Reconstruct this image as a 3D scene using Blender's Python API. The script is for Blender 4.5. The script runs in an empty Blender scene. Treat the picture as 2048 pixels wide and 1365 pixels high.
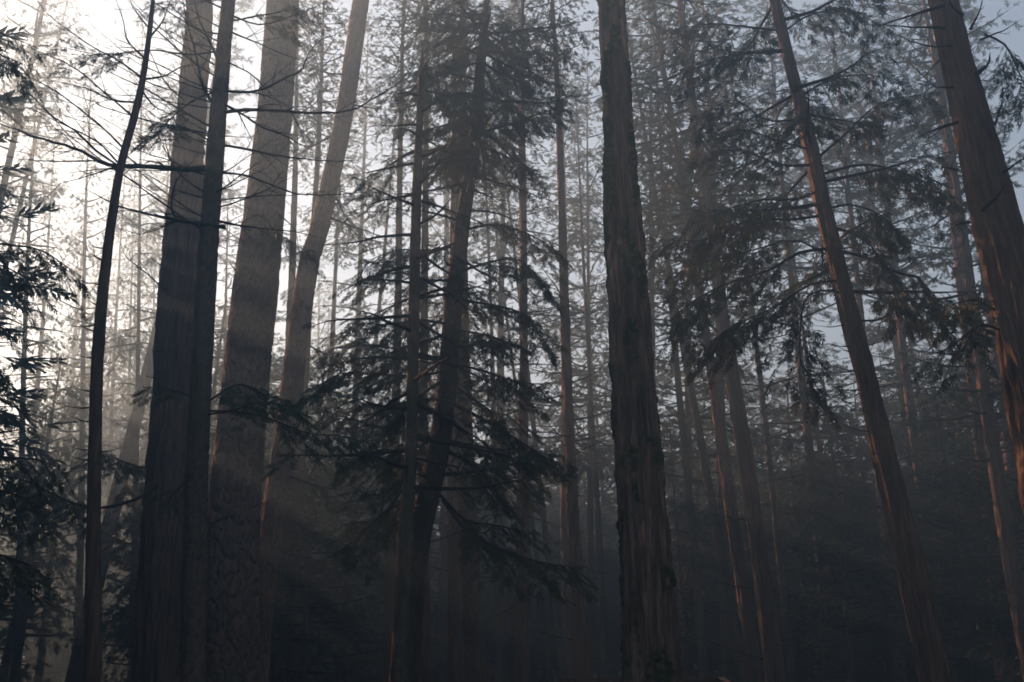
import bpy, math, random
import numpy as np
from mathutils import Vector, Quaternion, Matrix

# ------------------------------------------------------------------ camera, sky, sun, exposure
SC = bpy.context.scene
COL = SC.collection
F_PX, CX, CY = 1991.0, 1024.0, 682.5          # focal length and centre in photograph pixels
PITCH = math.radians(20.0)
CAM = np.array([0.0, 0.0, 1.6])
cd = bpy.data.cameras.new("camera"); cam = bpy.data.objects.new("camera", cd); COL.objects.link(cam)
cam.location = CAM; cam.rotation_euler = (math.pi/2 + PITCH, 0, 0)
cd.sensor_width = 36.0; cd.lens = 36.0*F_PX/2048.0; cd.clip_start = 0.05; cd.clip_end = 2000.0
SC.camera = cam
SUN_AZ, SUN_EL = math.radians(46.0), math.radians(24.0)      # sun stands ahead and to the left
SUNV = Vector((-math.sin(SUN_AZ)*math.cos(SUN_EL), math.cos(SUN_AZ)*math.cos(SUN_EL), math.sin(SUN_EL)))
w = bpy.data.worlds.new("World"); SC.world = w; w.use_nodes = True
nt = w.node_tree; nt.nodes.clear()
sky = nt.nodes.new("ShaderNodeTexSky"); sky.sky_type = 'NISHITA'; sky.sun_disc = False
sky.sun_elevation = SUN_EL; sky.sun_rotation = -SUN_AZ
sky.air_density = 1.0; sky.dust_density = 0.6; sky.ozone_density = 1.0
hsv = nt.nodes.new("ShaderNodeHueSaturation"); hsv.inputs["Saturation"].default_value = 0.5
bg = nt.nodes.new("ShaderNodeBackground"); bg.inputs["Strength"].default_value = 0.065
wo = nt.nodes.new("ShaderNodeOutputWorld")
nt.links.new(sky.outputs[0], hsv.inputs["Color"]); nt.links.new(hsv.outputs[0], bg.inputs["Color"]); nt.links.new(bg.outputs[0], wo.inputs["Surface"])
sd = bpy.data.lights.new("sun", 'SUN'); sd.energy = 5.0; sd.angle = math.radians(0.55); sd.color = (1.0, 0.50, 0.29)
so = bpy.data.objects.new("sun", sd); COL.objects.link(so); so.rotation_euler = SUNV.to_track_quat('Z', 'Y').to_euler(); so.location = (-20, 10, 50)
SC.view_settings.view_transform = 'Standard'; SC.view_settings.look = 'None'; SC.view_settings.gamma = 1.0
SC.view_settings.use_curve_mapping = False
SC.view_settings.exposure = 2.0
SC.render.engine = 'CYCLES'
cy = SC.cycles
cy.max_bounces = 4; cy.diffuse_bounces = 2; cy.glossy_bounces = 1; cy.transmission_bounces = 2; cy.volume_bounces = 0
cy.transparent_max_bounces = 4; cy.caustics_reflective = False; cy.caustics_refractive = False
cy.filter_width = 1.7; cy.use_denoising = True; cy.denoiser = 'OPENIMAGEDENOISE'; cy.sample_clamp_indirect = 4.0
HAZE_DENSITY = 0.016

# ------------------------------------------------------------------ maths helpers
cp, sp = math.cos(PITCH), math.sin(PITCH)
FWD, RIGHT, UP = np.array([0, cp, sp]), np.array([1.0, 0, 0]), np.array([0, -sp, cp])

def at(u, v, d):
    """point at world distance y = d that lies on the line of sight (u, v) of the photograph"""
    q = FWD*F_PX + RIGHT*(u-CX) + UP*(CY-v)
    return CAM + q*(d/q[1])

def zc(p): return float(np.dot(np.asarray(p)-CAM, FWD))

def hash3(ix, iy, iz, seed):
    h = (ix.astype(np.int64)*374761393 + iy.astype(np.int64)*668265263 + iz.astype(np.int64)*2147483647 + seed*1274126177) & 0xFFFFFFFF
    h = ((h ^ (h >> 13))*1274126177) & 0xFFFFFFFF
    h = ((h ^ (h >> 16))*2246822519) & 0xFFFFFFFF
    h = h ^ (h >> 15)
    return (h & 0xFFFFFF)/float(0xFFFFFF)

def vnoise(p, seed=0):
    i = np.floor(p).astype(np.int64); f = p-i; f = f*f*f*(f*(f*6-15)+10)
    r = 0
    for dx in (0, 1):
        wx = f[..., 0] if dx else 1-f[..., 0]
        for dy in (0, 1):
            wy = f[..., 1] if dy else 1-f[..., 1]
            for dz in (0, 1):
                wz = f[..., 2] if dz else 1-f[..., 2]
                r = r + wx*wy*wz*hash3(i[..., 0]+dx, i[..., 1]+dy, i[..., 2]+dz, seed)
    return r

def fbm(p, seed=0, octv=3):
    a, s, t = 0.0, 0.5, 0.0
    for k in range(octv):
        a = a + s*vnoise(p*(2.03**k), seed+17*k); t += s; s *= 0.5
    return a/t

def smooth(a, b, x):
    t = np.clip((x-a)/(b-a), 0, 1); return t*t*(3-2*t)

class MB:
    """collects triangles and quads and links them as ONE mesh object"""
    def __init__(s): s.v, s.l, s.n, s.m, s.sm, s.c = [], [], [], [], [], 0
    def add(s, V, Fc, mat=0, smooth_=False):
        V = np.asarray(V, float); Fc = np.asarray(Fc, np.int64)
        if len(V) == 0 or len(Fc) == 0: return
        s.v.append(V); s.l.append((Fc+s.c).ravel()); s.n.append(np.full(len(Fc), Fc.shape[1]))
        s.m.append(np.full(len(Fc), mat)); s.sm.append(np.full(len(Fc), smooth_)); s.c += len(V)
    def mesh(s, name, mats, attrs=None):
        me = bpy.data.meshes.new(name)
        V = np.concatenate(s.v); L = np.concatenate(s.l); N = np.concatenate(s.n)
        me.vertices.add(len(V)); me.vertices.foreach_set("co", V.astype(np.float32).ravel())
        me.loops.add(len(L)); me.loops.foreach_set("vertex_index", L.astype(np.int32))
        me.polygons.add(len(N)); st = np.concatenate([[0], np.cumsum(N)[:-1]])
        me.polygons.foreach_set("loop_start", st.astype(np.int32))
        me.polygons.foreach_set("material_index", np.concatenate(s.m).astype(np.int32))
        me.polygons.foreach_set("use_smooth", np.concatenate(s.sm))
        me.update(calc_edges=True)
        if attrs:
            for k, a in attrs.items():
                at_ = me.attributes.new(k, 'FLOAT', 'POINT'); at_.data.foreach_set("value", np.asarray(a, np.float32).ravel())
        for m in mats: me.materials.append(m)
        return me

def link(name, me, parent=None):
    o = bpy.data.objects.new(name, me); COL.objects.link(o)
    if parent is not None: o.parent = parent
    return o

def thing(name, label, cat, loc, group=None):
    o = bpy.data.objects.new(name, None); COL.objects.link(o); o.location = loc; o.empty_display_size = 0.3
    o["label"] = label; o["category"] = cat
    if group: o["group"] = group
    return o

def nrm(a): 
    a = np.asarray(a, float); return a/np.maximum(np.linalg.norm(a, axis=-1, keepdims=True), 1e-9)

def frames(P):
    T = np.gradient(P, axis=0); T = nrm(T)
    ref = np.array([0, 0, 1.0]) if abs(T[0, 2]) < 0.8 else np.array([1.0, 0, 0])
    A = nrm(np.cross(T, ref)); B = np.cross(T, A)
    return T, A, B

def tube(mb, P, R, sides=5, mat=0):
    P = np.asarray(P, float); R = np.asarray(R, float); n = len(P)
    T, A, B = frames(P)
    th = np.linspace(0, 2*math.pi, sides, endpoint=False)
    V = P[:, None, :] + R[:, None, None]*(np.cos(th)[None, :, None]*A[:, None, :] + np.sin(th)[None, :, None]*B[:, None, :])
    i = np.arange(n-1)[:, None]*sides; j = np.arange(sides)[None, :]; k = (j+1) % sides
    Fq = np.stack([i+j, i+k, i+sides+k, i+sides+j], -1).reshape(-1, 4)
    mb.add(V.reshape(-1, 3), Fq, mat, True)

def resample(P, n):
    P = np.asarray(P, float)
    if len(P) > 2:                                   # Catmull-Rom through the given points
        Q = np.vstack([2*P[0]-P[1], P, 2*P[-1]-P[-2]]); out = []
        for k in range(len(P)-1):
            a, b, c, d = Q[k], Q[k+1], Q[k+2], Q[k+3]
            t = np.linspace(0, 1, 12, endpoint=False)[:, None]
            out.append(0.5*(2*b + (c-a)*t + (2*a-5*b+4*c-d)*t*t + (3*b-a-3*c+d)*t**3))
        P = np.vstack(out+[P[-1:]])
    s = np.concatenate([[0], np.cumsum(np.linalg.norm(np.diff(P, axis=0), axis=1))])
    q = np.linspace(0, s[-1], n)
    return np.stack([np.interp(q, s, P[:, k]) for k in range(P.shape[1])], 1)

# ------------------------------------------------------------------ materials
def new_mat(name):
    m = bpy.data.materials.new(name); m.use_nodes = True; t = m.node_tree; t.nodes.clear()
    out = t.nodes.new("ShaderNodeOutputMaterial"); return m, t, out

def ramp(t, fac, cols):
    r = t.nodes.new("ShaderNodeValToRGB"); e = r.color_ramp.elements
    e[0].position, e[0].color = cols[0][0], (*cols[0][1], 1); e[1].position, e[1].color = cols[-1][0], (*cols[-1][1], 1)
    for p, c in cols[1:-1]:
        k = e.new(p); k.color = (*c, 1)
    t.links.new(fac, r.inputs[0]); return r.outputs[0]

def noise(t, vec, scale, detail=4, rough=0.6):
    n = t.nodes.new("ShaderNodeTexNoise"); n.inputs["Scale"].default_value = scale
    n.inputs["Detail"].default_value = detail; n.inputs["Roughness"].default_value = rough
    t.links.new(vec, n.inputs["Vector"]); return n.outputs["Fac"]

def mapping(t, scale):
    tc = t.nodes.new("ShaderNodeTexCoord"); mp = t.nodes.new("ShaderNodeMapping"); mp.inputs["Scale"].default_value = scale
    t.links.new(tc.outputs["Object"], mp.inputs["Vector"]); return mp.outputs[0]

def mixc(t, fac, a, b):
    m = t.nodes.new("ShaderNodeMix"); m.data_type = 'RGBA'
    if hasattr(fac, "links"): t.links.new(fac, m.inputs["Factor"])
    else: m.inputs["Factor"].default_value = fac
    for s, c in (("A", a), ("B", b)):
        i = [x for x in m.inputs if x.name == s and x.type == 'RGBA'][0]
        if isinstance(c, tuple): i.default_value = (*c, 1)
        else: t.links.new(c, i)
    return [x for x in m.outputs if x.type == 'RGBA'][0]

def bark_mat(name, c0, c1, c2, stretch, moss=(0.045, 0.055, 0.018), strip=(0.42, 0.25, 0.19), bump=0.8):
    m, t, out = new_mat(name)
    v = mapping(t, stretch)
    n1 = noise(t, v, 17.0, 5, 0.7); n2 = noise(t, mapping(t, (1, 1, .35)), 0.9, 3, 0.6)
    base = ramp(t, n1, [(0.36, c0), (0.5, c1), (0.66, c2)])
    oi = t.nodes.new("ShaderNodeObjectInfo")
    big = mixc(t, n2, base, tuple(x*0.6 for x in c1))
    def attr(k):
        a = t.nodes.new("ShaderNodeAttribute"); a.attribute_name = k; return a.outputs["Fac"]
    c = mixc(t, attr("strip"), big, strip)
    mossn = ramp(t, noise(t, mapping(t, (1, 1, 1)), 28.0, 4, .7), [(0.3, tuple(x*0.5 for x in moss)), (0.7, tuple(min(1, x*1.7) for x in moss))])
    c = mixc(t, attr("moss"), c, mossn)
    hv = t.nodes.new("ShaderNodeHueSaturation"); t.links.new(c, hv.inputs["Color"])
    mr = t.nodes.new("ShaderNodeMapRange"); mr.inputs["To Min"].default_value = 0.75; mr.inputs["To Max"].default_value = 1.2
    t.links.new(oi.outputs["Random"], mr.inputs["Value"]); t.links.new(mr.outputs[0], hv.inputs["Value"])
    b = t.nodes.new("ShaderNodeBsdfPrincipled"); b.inputs["Roughness"].default_value = 0.92
    b.inputs["Specular IOR Level"].default_value = 0.2
    t.links.new(hv.outputs[0], b.inputs["Base Color"])
    bp = t.nodes.new("ShaderNodeBump"); bp.inputs["Strength"].default_value = bump; bp.inputs["Distance"].default_value = 0.03
    t.links.new(noise(t, v, 24.0, 6, 0.7), bp.inputs["Height"]); t.links.new(bp.outputs[0], b.inputs["Normal"])
    t.links.new(b.outputs[0], out.inputs["Surface"]); return m

M_CEDAR = bark_mat("cedar_bark", (0.055, 0.037, 0.028), (0.21, 0.135, 0.102), (0.42, 0.30, 0.235), (1, 1, 0.08))
M_RED = bark_mat("shaggy_red_bark", (0.045, 0.030, 0.020), (0.21, 0.140, 0.105), (0.48, 0.34, 0.27), (1, 1, 0.075))
M_PINE = bark_mat("plated_pine_bark", (0.10, 0.072, 0.058), (0.28, 0.20, 0.155), (0.44, 0.33, 0.26), (1, 1, 0.45))
M_FIR = bark_mat("rough_fir_bark", (0.050, 0.038, 0.031), (0.17, 0.125, 0.10), (0.32, 0.25, 0.20), (1, 1, 0.5))
M_TWIG = bark_mat("dead_branch_bark", (0.025, 0.019, 0.016), (0.055, 0.040, 0.033), (0.10, 0.075, 0.06), (3, 3, 3), bump=0.2)

def leaf_mat(name, c0, c1, c2, trans=0.3):
    m, t, out = new_mat(name)
    n = noise(t, mapping(t, (1, 1, 1)), 2.3, 4, 0.7)
    base = ramp(t, n, [(0.25, c0), (0.5, c1), (0.8, c2)])
    oi = t.nodes.new("ShaderNodeObjectInfo")
    hv = t.nodes.new("ShaderNodeHueSaturation"); t.links.new(base, hv.inputs["Color"])
    mr = t.nodes.new("ShaderNodeMapRange"); mr.inputs["To Min"].default_value = 0.75; mr.inputs["To Max"].default_value = 1.25
    t.links.new(oi.outputs["Random"], mr.inputs["Value"]); t.links.new(mr.outputs[0], hv.inputs["Value"])
    d = t.nodes.new("ShaderNodeBsdfPrincipled"); d.inputs["Roughness"].default_value = 0.55; d.inputs["Specular IOR Level"].default_value = 0.3
    tr = t.nodes.new("ShaderNodeBsdfTranslucent"); mx = t.nodes.new("ShaderNodeMixShader"); mx.inputs[0].default_value = trans
    t.links.new(hv.outputs[0], d.inputs["Base Color"]); t.links.new(hv.outputs[0], tr.inputs["Color"])
    t.links.new(d.outputs[0], mx.inputs[1]); t.links.new(tr.outputs[0], mx.inputs[2]); t.links.new(mx.outputs[0], out.inputs["Surface"])
    return m
L_FIR = leaf_mat("fir_needles", (0.030, 0.045, 0.026), (0.055, 0.075, 0.038), (0.105, 0.115, 0.055))
L_CEDAR = leaf_mat("cedar_sprays", (0.036, 0.046, 0.028), (0.070, 0.080, 0.046), (0.125, 0.115, 0.068))
L_PINE = leaf_mat("pine_needles", (0.032, 0.046, 0.026), (0.062, 0.082, 0.040), (0.10, 0.11, 0.05))

# ------------------------------------------------------------------ ground
def ground():
    mb = MB(); n = 90
    g = np.linspace(-1, 1, n); g = np.sign(g)*np.abs(g)**1.8*145
    X, Y = np.meshgrid(g, g*0.75+45, indexing='ij')
    Z = terrain(X, Y)
    V = np.stack([X, Y, Z], -1).reshape(-1, 3)
    i = np.arange(n-1)[:, None]*n + np.arange(n-1)[None, :]
    Fq = np.stack([i, i+n, i+n+1, i+1], -1).reshape(-1, 4)
    mb.add(V, Fq, 0, True)
    m, t, out = new_mat("forest_floor")
    v = mapping(t, (1, 1, 1))
    c = ramp(t, noise(t, v, 1.2, 8, .7), [(0.3, (0.030, 0.022, 0.014)), (0.5, (0.060, 0.042, 0.026)), (0.75, (0.10, 0.072, 0.045))])
    b = t.nodes.new("ShaderNodeBsdfPrincipled"); b.inputs["Roughness"].default_value = 0.95
    t.links.new(c, b.inputs["Base Color"])
    bp = t.nodes.new("ShaderNodeBump"); bp.inputs["Distance"].default_value = 0.1; t.links.new(noise(t, v, 8, 8, .7), bp.inputs["Height"]); t.links.new(bp.outputs[0], b.inputs["Normal"])
    t.links.new(b.outputs[0], out.inputs["Surface"])
    o = link("ground", mb.mesh("ground", [m])); o["kind"] = "structure"; o["label"] = "brown needle covered forest floor below the picture"
    return o

def terrain(x, y):
    x = np.asarray(x, float); y = np.asarray(y, float); rise = np.clip((y-78)/75, 0, 1)**1.6*7.0
    p = np.stack([x*0.06, y*0.06, np.zeros_like(x)], -1)
    return (vnoise(p, 5)-0.5)*0.5 + rise
ground()

# ------------------------------------------------------------------ trunks
def bark_disp(kind, r, th, s, seed):
    """relief of the bark in metres, plus the colour masks strip and moss"""
    q = np.stack([r*np.cos(th), r*np.sin(th), s], -1)
    z0 = np.zeros_like(s)
    if kind in ("cedar", "red"):
        wv = (fbm(q*np.array([3, 3, 0.9]), seed+3, 2)-0.5)
        qq = q + wv[..., None]*np.array([0.10, 0.10, 0])
        a = 1-np.abs(2*vnoise(qq*np.array([11, 11, 0.55]), seed)-1)
        b = 1-np.abs(2*vnoise(qq*np.array([24, 24, 1.6]), seed+1)-1)
        f = fbm(q*np.array([45, 45, 7]), seed+2, 2)
        k = 1.0 if kind == "cedar" else 1.35
        d = k*(0.075*a**2.0 + 0.030*b**1.5 + 0.012*f) - 0.045
        st = smooth(0.50, 0.66, vnoise(qq*np.array([30, 30, 0.9]), seed+9))*smooth(0.45, 0.7, vnoise(q*np.array([6, 6, 0.5]), seed+10))*smooth(0.25, 0.6, vnoise(q*np.array([70, 70, 6]), seed+11))
        mo = z0
        if kind == "red":
            mo = smooth(0.50, 0.62, fbm(q*np.array([5, 5, 1.6]), seed+21, 3))*smooth(0.25, 0.5, vnoise(q*18, seed+22))
            d = d + mo*(0.012+0.022*vnoise(q*38, seed+23)); d = d + 0.010*st
            st = st*(1-mo)
        else: st = st*0.25
        return d, st, mo
    if kind == "pine":
        cw, ch = 0.115, 0.40
        wv = fbm(q*np.array([9, 9, 5]), seed+4, 2)-0.5
        nc = np.maximum(6, np.round(2*math.pi*np.mean(r)/cw)); u = (th/(2*math.pi))*nc + wv*0.55; v = s/ch + wv*0.5
        iu, iv = np.floor(u), np.floor(v); f1 = np.full_like(u, 9.0); f2 = np.full_like(u, 9.0); cid = np.zeros_like(u)
        for du in (-1, 0, 1):
            for dv in (-1, 0, 1):
                a_ = np.mod(iu+du, nc); b_ = iv+dv
                px_ = iu+du+hash3(a_, b_, z0, seed)*0.9; py_ = b_+hash3(a_, b_, z0, seed+1)*0.9
                dd = np.hypot(u-px_, v-py_); near = dd < f1
                f2 = np.where(near, f1, np.minimum(f2, dd)); cid = np.where(near, hash3(a_, b_, z0, seed+2), cid); f1 = np.where(near, dd, f1)
        e = smooth(0.0, 0.20, f2-f1)
        d = 0.048*e + 0.014*cid*e + 0.010*fbm(q*np.array([40, 40, 20]), seed+6, 2) - 0.05
        return d, 0.45*smooth(0.6, 0.95, cid)*e, z0
    a = fbm(q*np.array([16, 16, 9]), seed, 3)
    b = 1-np.abs(2*vnoise(q*np.array([13, 13, 1.8]), seed+1)-1)
    mo = 0.5*smooth(0.55, 0.7, fbm(q*np.array([4, 4, 1.2]), seed+21, 3))
    return 0.040*a + 0.026*b - 0.035, z0, mo

BARK = {"cedar": M_CEDAR, "red": M_RED, "pine": M_PINE, "fir": M_FIR, "thin": M_CEDAR}

def trunk_mesh(name, P, R, kind, seed, sides=96, dz=0.03, zfine=1e9, relief=1.0):
    """P, R: axis points and radii from the ground up; rows every dz up to zfine, coarser above"""
    P = np.asarray(P, float); R = np.asarray(R, float)
    PR = resample(np.hstack([P, R[:, None]]), 400)
    z = PR[:, 2]; zz = np.concatenate([np.arange(z[0], min(zfine, z[-1]), dz), np.arange(min(zfine, z[-1]), z[-1]+0.2, 0.25)])
    zz = np.unique(np.clip(zz, z[0], z[-1])); zz = zz[np.concatenate([[True], np.diff(zz) > 1e-4])]
    C = np.stack([np.interp(zz, z, PR[:, k]) for k in range(3)], 1); r = np.interp(zz, z, PR[:, 3])
    th = np.linspace(0, 2*math.pi, sides, endpoint=False)
    TH, S = np.meshgrid(th, zz); RR = np.repeat(r[:, None], sides, 1)
    d, st, mo = bark_disp("fir" if kind == "thin" else kind, RR, TH, S, seed)
    rel = np.clip(RR/0.30, 0.15, 1.3)*relief
    Rt = RR + d*rel
    low = vnoise(np.stack([np.cos(TH)*1.2, np.sin(TH)*1.2, S*0.35], -1), seed+40)-0.5
    Rt = Rt*(1+0.10*low)
    T, A, B = frames(C)
    V = C[:, None, :] + Rt[..., None]*(np.cos(TH)[..., None]*np.array([1.0, 0, 0]) + np.sin(TH)[..., None]*np.array([0, 1.0, 0]))
    n = len(zz); i = np.arange(n-1)[:, None]*sides; j = np.arange(sides)[None, :]; k = (j+1) % sides
    mb = MB(); mb.add(V.reshape(-1, 3), np.stack([i+j, i+k, i+sides+k, i+sides+j], -1).reshape(-1, 4), 0, True)
    return mb.mesh(name, [BARK[kind]], {"strip": st, "moss": mo})

# ------------------------------------------------------------------ foliage
def frond_template(kind, pairs, width, seed):
    r = np.random.default_rng(seed); V, Fc = [], []
    def kite(b, d, up, l, wd):
        side = nrm(np.cross(d, up)); c = len(V)
        mid = b + d*l*0.45 + up*l*0.03
        V.extend([b, mid+side*wd/2, b+d*l+up*(-0.06*l), mid-side*wd/2]); Fc.extend([(c, c+1, c+2), (c, c+2, c+3)])
    upz = np.array([0, 0, 1.0])
    kite(np.zeros(3), np.array([1.0, 0, 0]), upz, 1.05, width*0.8)
    for k in range(pairs):
        s = 0.06+0.86*(k+0.5)/pairs
        for sg in (-1, 1):
            if kind == "fir":
                an = math.radians(r.uniform(42, 68)); l = 0.40*(1-0.62*s)*r.uniform(0.8, 1.15); dz = r.uniform(-0.25, 0.3)
            elif kind == "cedar":
                an = math.radians(r.uniform(25, 50)); l = 0.55*(1-0.6*s)*r.uniform(0.7, 1.2); dz = r.uniform(-0.6, 0.15)
            else:
                an = math.radians(r.uniform(25, 85)); l = 0.42*r.uniform(0.8, 1.2); dz = r.uniform(-0.8, 0.9)
            d = nrm(np.array([math.cos(an), sg*math.sin(an), dz])); 
            kite(np.array([s, 0, 0.02*r.uniform(-1, 1)]), d, upz if abs(d[2]) < 0.8 else np.array([1.0, 0, 0]), l, width*r.uniform(0.8, 1.25))
    return np.array(V), np.array(Fc)

FR = {"fir": [frond_template("fir", 8, 0.075, s) for s in range(3)], "cedar": [frond_template("cedar", 6, 0.085, s+5) for s in range(3)],
      "fir_far": [frond_template("fir", 6, 0.095, s+9) for s in range(3)], "cedar_far": [frond_template("cedar", 6, 0.10, s+13) for s in range(3)],
      "pine_far": [frond_template("pine", 8, 0.075, s+17) for s in range(3)]}

def place_fronds(mb, kind, P, D, S, rng, mat=1, tilt=0.75):
    P = np.asarray(P); D = nrm(np.asarray(D)); S = np.asarray(S)
    U = np.array([0, 0, 1.0]) + rng.normal(0, tilt, P.shape); R_ = nrm(np.cross(U, D)); U = np.cross(D, R_)
    pick = rng.integers(0, 3, len(P))
    for k in range(3):
        ix = np.where(pick == k)[0]
        if len(ix) == 0: continue
        V, Fc = FR[kind][k]; n = len(V)
        W = P[ix][:, None, :] + S[ix][:, None, None]*(V[None, :, 0:1]*D[ix][:, None, :] + V[None, :, 1:2]*R_[ix][:, None, :] + V[None, :, 2:3]*U[ix][:, None, :])
        mb.add(W.reshape(-1, 3), (Fc[None]+(np.arange(len(ix))*n)[:, None, None]).reshape(-1, 3), mat)

def bough(mb, path, r0, kind, rng, leaf=0.25, step=0.2, twig=0.38, frond=0.28, fstep=0.13, droop=0.25, sides=5, bare=0.0, twigwood=True, tw_max=1.2, lf=None):
    """one leafy limb that follows a path: wood in slot 0, sprays in slot 1"""
    n = max(5, int(len(path)*2)); P = resample(path, max(n, 9)); n = len(P)
    L = np.sum(np.linalg.norm(np.diff(P, axis=0), axis=1))
    t = np.linspace(0, 1, n); tube(mb, P, r0*(1-t)**0.8+0.004, sides, 0)
    T = nrm(np.gradient(P, axis=0))
    FP, FD, FS = [], [], []
    s = leaf*L; sg = 1
    while s < L*0.995:
        u = s/L; p = np.array([np.interp(u, t, P[:, k]) for k in range(3)]); d = nrm(np.array([np.interp(u, t, T[:, k]) for k in range(3)]))
        side = nrm(np.cross(d, [0, 0, 1.0]))*sg
        l = min(tw_max, twig*L*(1.04-u)**0.8*min(1.0, 0.45+1.6*(u-leaf)) + 0.12)*rng.uniform(0.4, 1.3)
        dd = nrm(d*rng.uniform(0.5, 1.0) + side*rng.uniform(0.6, 1.05) + np.array([0, 0, rng.uniform(-0.75, 0.35)-droop*0.5]))
        m = 4; tt = np.linspace(0, 1, m)[:, None]
        Q = p + dd*l*tt + np.array([0, 0, -1.0])*droop*l*tt**2 + d*0.18*l*tt**2
        if twigwood: tube(mb, Q, np.linspace(max(0.0035, min(0.3*r0, 0.010)), 0.0015, m), 3, 0)
        if rng.random() >= max(bare, 0.10):
            k = max(1, int(l/fstep)); 
            for i in range(k):
                a = (i+0.6)/k; q = p + dd*l*a + np.array([0, 0, -1.0])*droop*l*a*a + d*0.18*l*a*a
                sd = nrm(np.cross(dd, [0, 0, 1.0]))*(1 if i % 2 else -1)
                FP.append(q); FD.append(dd*0.9 + sd*rng.uniform(0.3, 0.9) + np.array([0, 0, -droop*rng.uniform(0.3, 1.6)])); FS.append(frond*rng.uniform(0.6, 1.25))
            FP.append(Q[-1]); FD.append(dd + np.array([0, 0, -droop])); FS.append(frond*rng.uniform(0.7, 1.2))
        s += step*rng.uniform(0.6, 1.4)*0.5; sg = -sg
    if bare < 1: FP.append(P[-1]); FD.append(T[-1]); FS.append(frond)
    if FP: place_fronds(lf or mb, kind, FP, FD, np.array(FS), rng, 0 if lf else 1)

def limb_path(az, L, a, b, rng, wob=0.08):
    """local path of a limb: leaves the stem at azimuth az with slope a, bends by b towards the tip"""
    t = np.linspace(0, 1, 7); 
    x = L*t; z = L*(a*t + b*t*t); y = L*wob*np.cumsum(rng.normal(0, 0.5, 7))*t
    c, s_ = math.cos(az), math.sin(az)
    return np.stack([x*c-y*s_, x*s_+y*c, z], 1)

def bare_limb(mb, path, r0, rng, forks=4, sides=5, depth=1):
    P = resample(path, max(12, len(path)*5)); n = len(P); t = np.linspace(0, 1, n)
    L = np.sum(np.linalg.norm(np.diff(P, axis=0), axis=1))
    P = P + np.cumsum(rng.normal(0, 0.020*L/ n**0.5, P.shape), 0)*t[:, None]
    tube(mb, P, r0*(1-0.88*t)**1.0*(1+0.1*rng.normal(size=n)), sides, 0)
    T = nrm(np.gradient(P, axis=0))
    for k in range(forks):
        u = rng.uniform(0.2, 0.95); i = int(u*(n-1)); d = T[i]
        side = nrm(np.cross(d, rng.normal(size=3)))
        l = L*rng.uniform(0.12, 0.38)*(1.1-u*0.6)
        dd = nrm(d*rng.uniform(0.5, 1.1)+side*rng.uniform(0.4, 0.9)); tt = np.linspace(0, 1, 6)[:, None]
        Q = P[i] + dd*l*tt + (d*rng.uniform(-.1, .3)+np.array([0, 0, rng.uniform(-0.5, 0.35)]))*l*tt*tt
        rr = max(0.0025, r0*(1-0.88*u)*0.55)
        tube(mb, Q, rr*(1-0.8*tt[:, 0]), 4, 0)
        if depth:
            for _ in range(rng.integers(1, 4)):
                j = rng.integers(1, 5); d2 = nrm(nrm(Q[5]-Q[0])*0.8 + nrm(rng.normal(size=3))*0.7); l2 = l*rng.uniform(0.2, 0.5)
                t2 = np.linspace(0, 1, 4)[:, None]; q2 = Q[j] + d2*l2*t2 + np.array([0, 0, rng.uniform(-.3, .2)])*l2*t2*t2
                tube(mb, q2, max(0.002, rr*0.5)*(1-0.7*t2[:, 0]), 3, 0)

# --- crowns shared by many trees (height 34 m, young ones 14 m)
def crown_mesh(name, seed, H, z0, rad, kind, lmat, nb, leafstep, slope, bend, frond, droop, top=0.4, gap=0.32):
    rng = np.random.default_rng(seed); mb = MB()
    zs = z0 + (H-0.3-z0)*np.sort(rng.uniform(0, 1, nb)**0.95)
    for i, z in enumerate(zs):
        u = (z-z0)/(H-z0); R = (rad*(1-u)**0.75*min(1, 0.55+2.2*u) + top)*rng.uniform(0.65, 1.15)
        az = i*2.39996+rng.uniform(-0.5, 0.5)
        if vnoise(np.array([[math.cos(az)*1.3, math.sin(az)*1.3, z*0.3]]), seed)[0] < gap: R *= 0.5
        a = slope*(1-u)+0.35*u + rng.uniform(-0.15, 0.15)
        path = limb_path(az, R, a, bend*rng.uniform(0.6, 1.3), rng) + np.array([0, 0, z])
        bough(mb, path, 0.018+0.014*R, kind, rng, leaf=0.22, step=leafstep, twig=0.36, frond=frond*rng.uniform(0.85, 1.15), fstep=frond*0.62, droop=droop, sides=4, twigwood=False)
    return mb.mesh(name, [M_TWIG, lmat])

CROWN = {
 "cedar": [crown_mesh("cedar_crown_a", 11, 34, 11.0, 3.3, "cedar_far", L_CEDAR, 96, 0.42, -0.28, 0.28, 0.37, 0.55),
           crown_mesh("cedar_crown_b", 12, 34, 9.0, 2.7, "cedar_far", L_CEDAR, 100, 0.42, -0.35, 0.35, 0.36, 0.60, gap=0.33)],
 "fir": [crown_mesh("fir_crown_a", 13, 34, 10.0, 3.2, "fir_far", L_FIR, 100, 0.40, -0.15, -0.02, 0.35, 0.28),
         crown_mesh("fir_crown_b", 14, 34, 13.0, 2.9, "fir_far", L_FIR, 92, 0.40, -0.05, -0.12, 0.35, 0.35, gap=0.3)],
 "pine": [crown_mesh("pine_crown_a", 15, 34, 18.0, 3.6, "pine_far", L_PINE, 70, 0.48, 0.05, 0.10, 0.42, 0.05, gap=0.3)],
 "young": [crown_mesh("young_crown_a", 16, 14, 0.8, 2.5, "fir_far", L_FIR, 100, 0.38, -0.15, 0.02, 0.42, 0.3),
           crown_mesh("young_crown_b", 17, 14, 1.5, 2.2, "cedar_far", L_CEDAR, 95, 0.38, -0.15, 0.15, 0.42, 0.5)],
}
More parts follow.
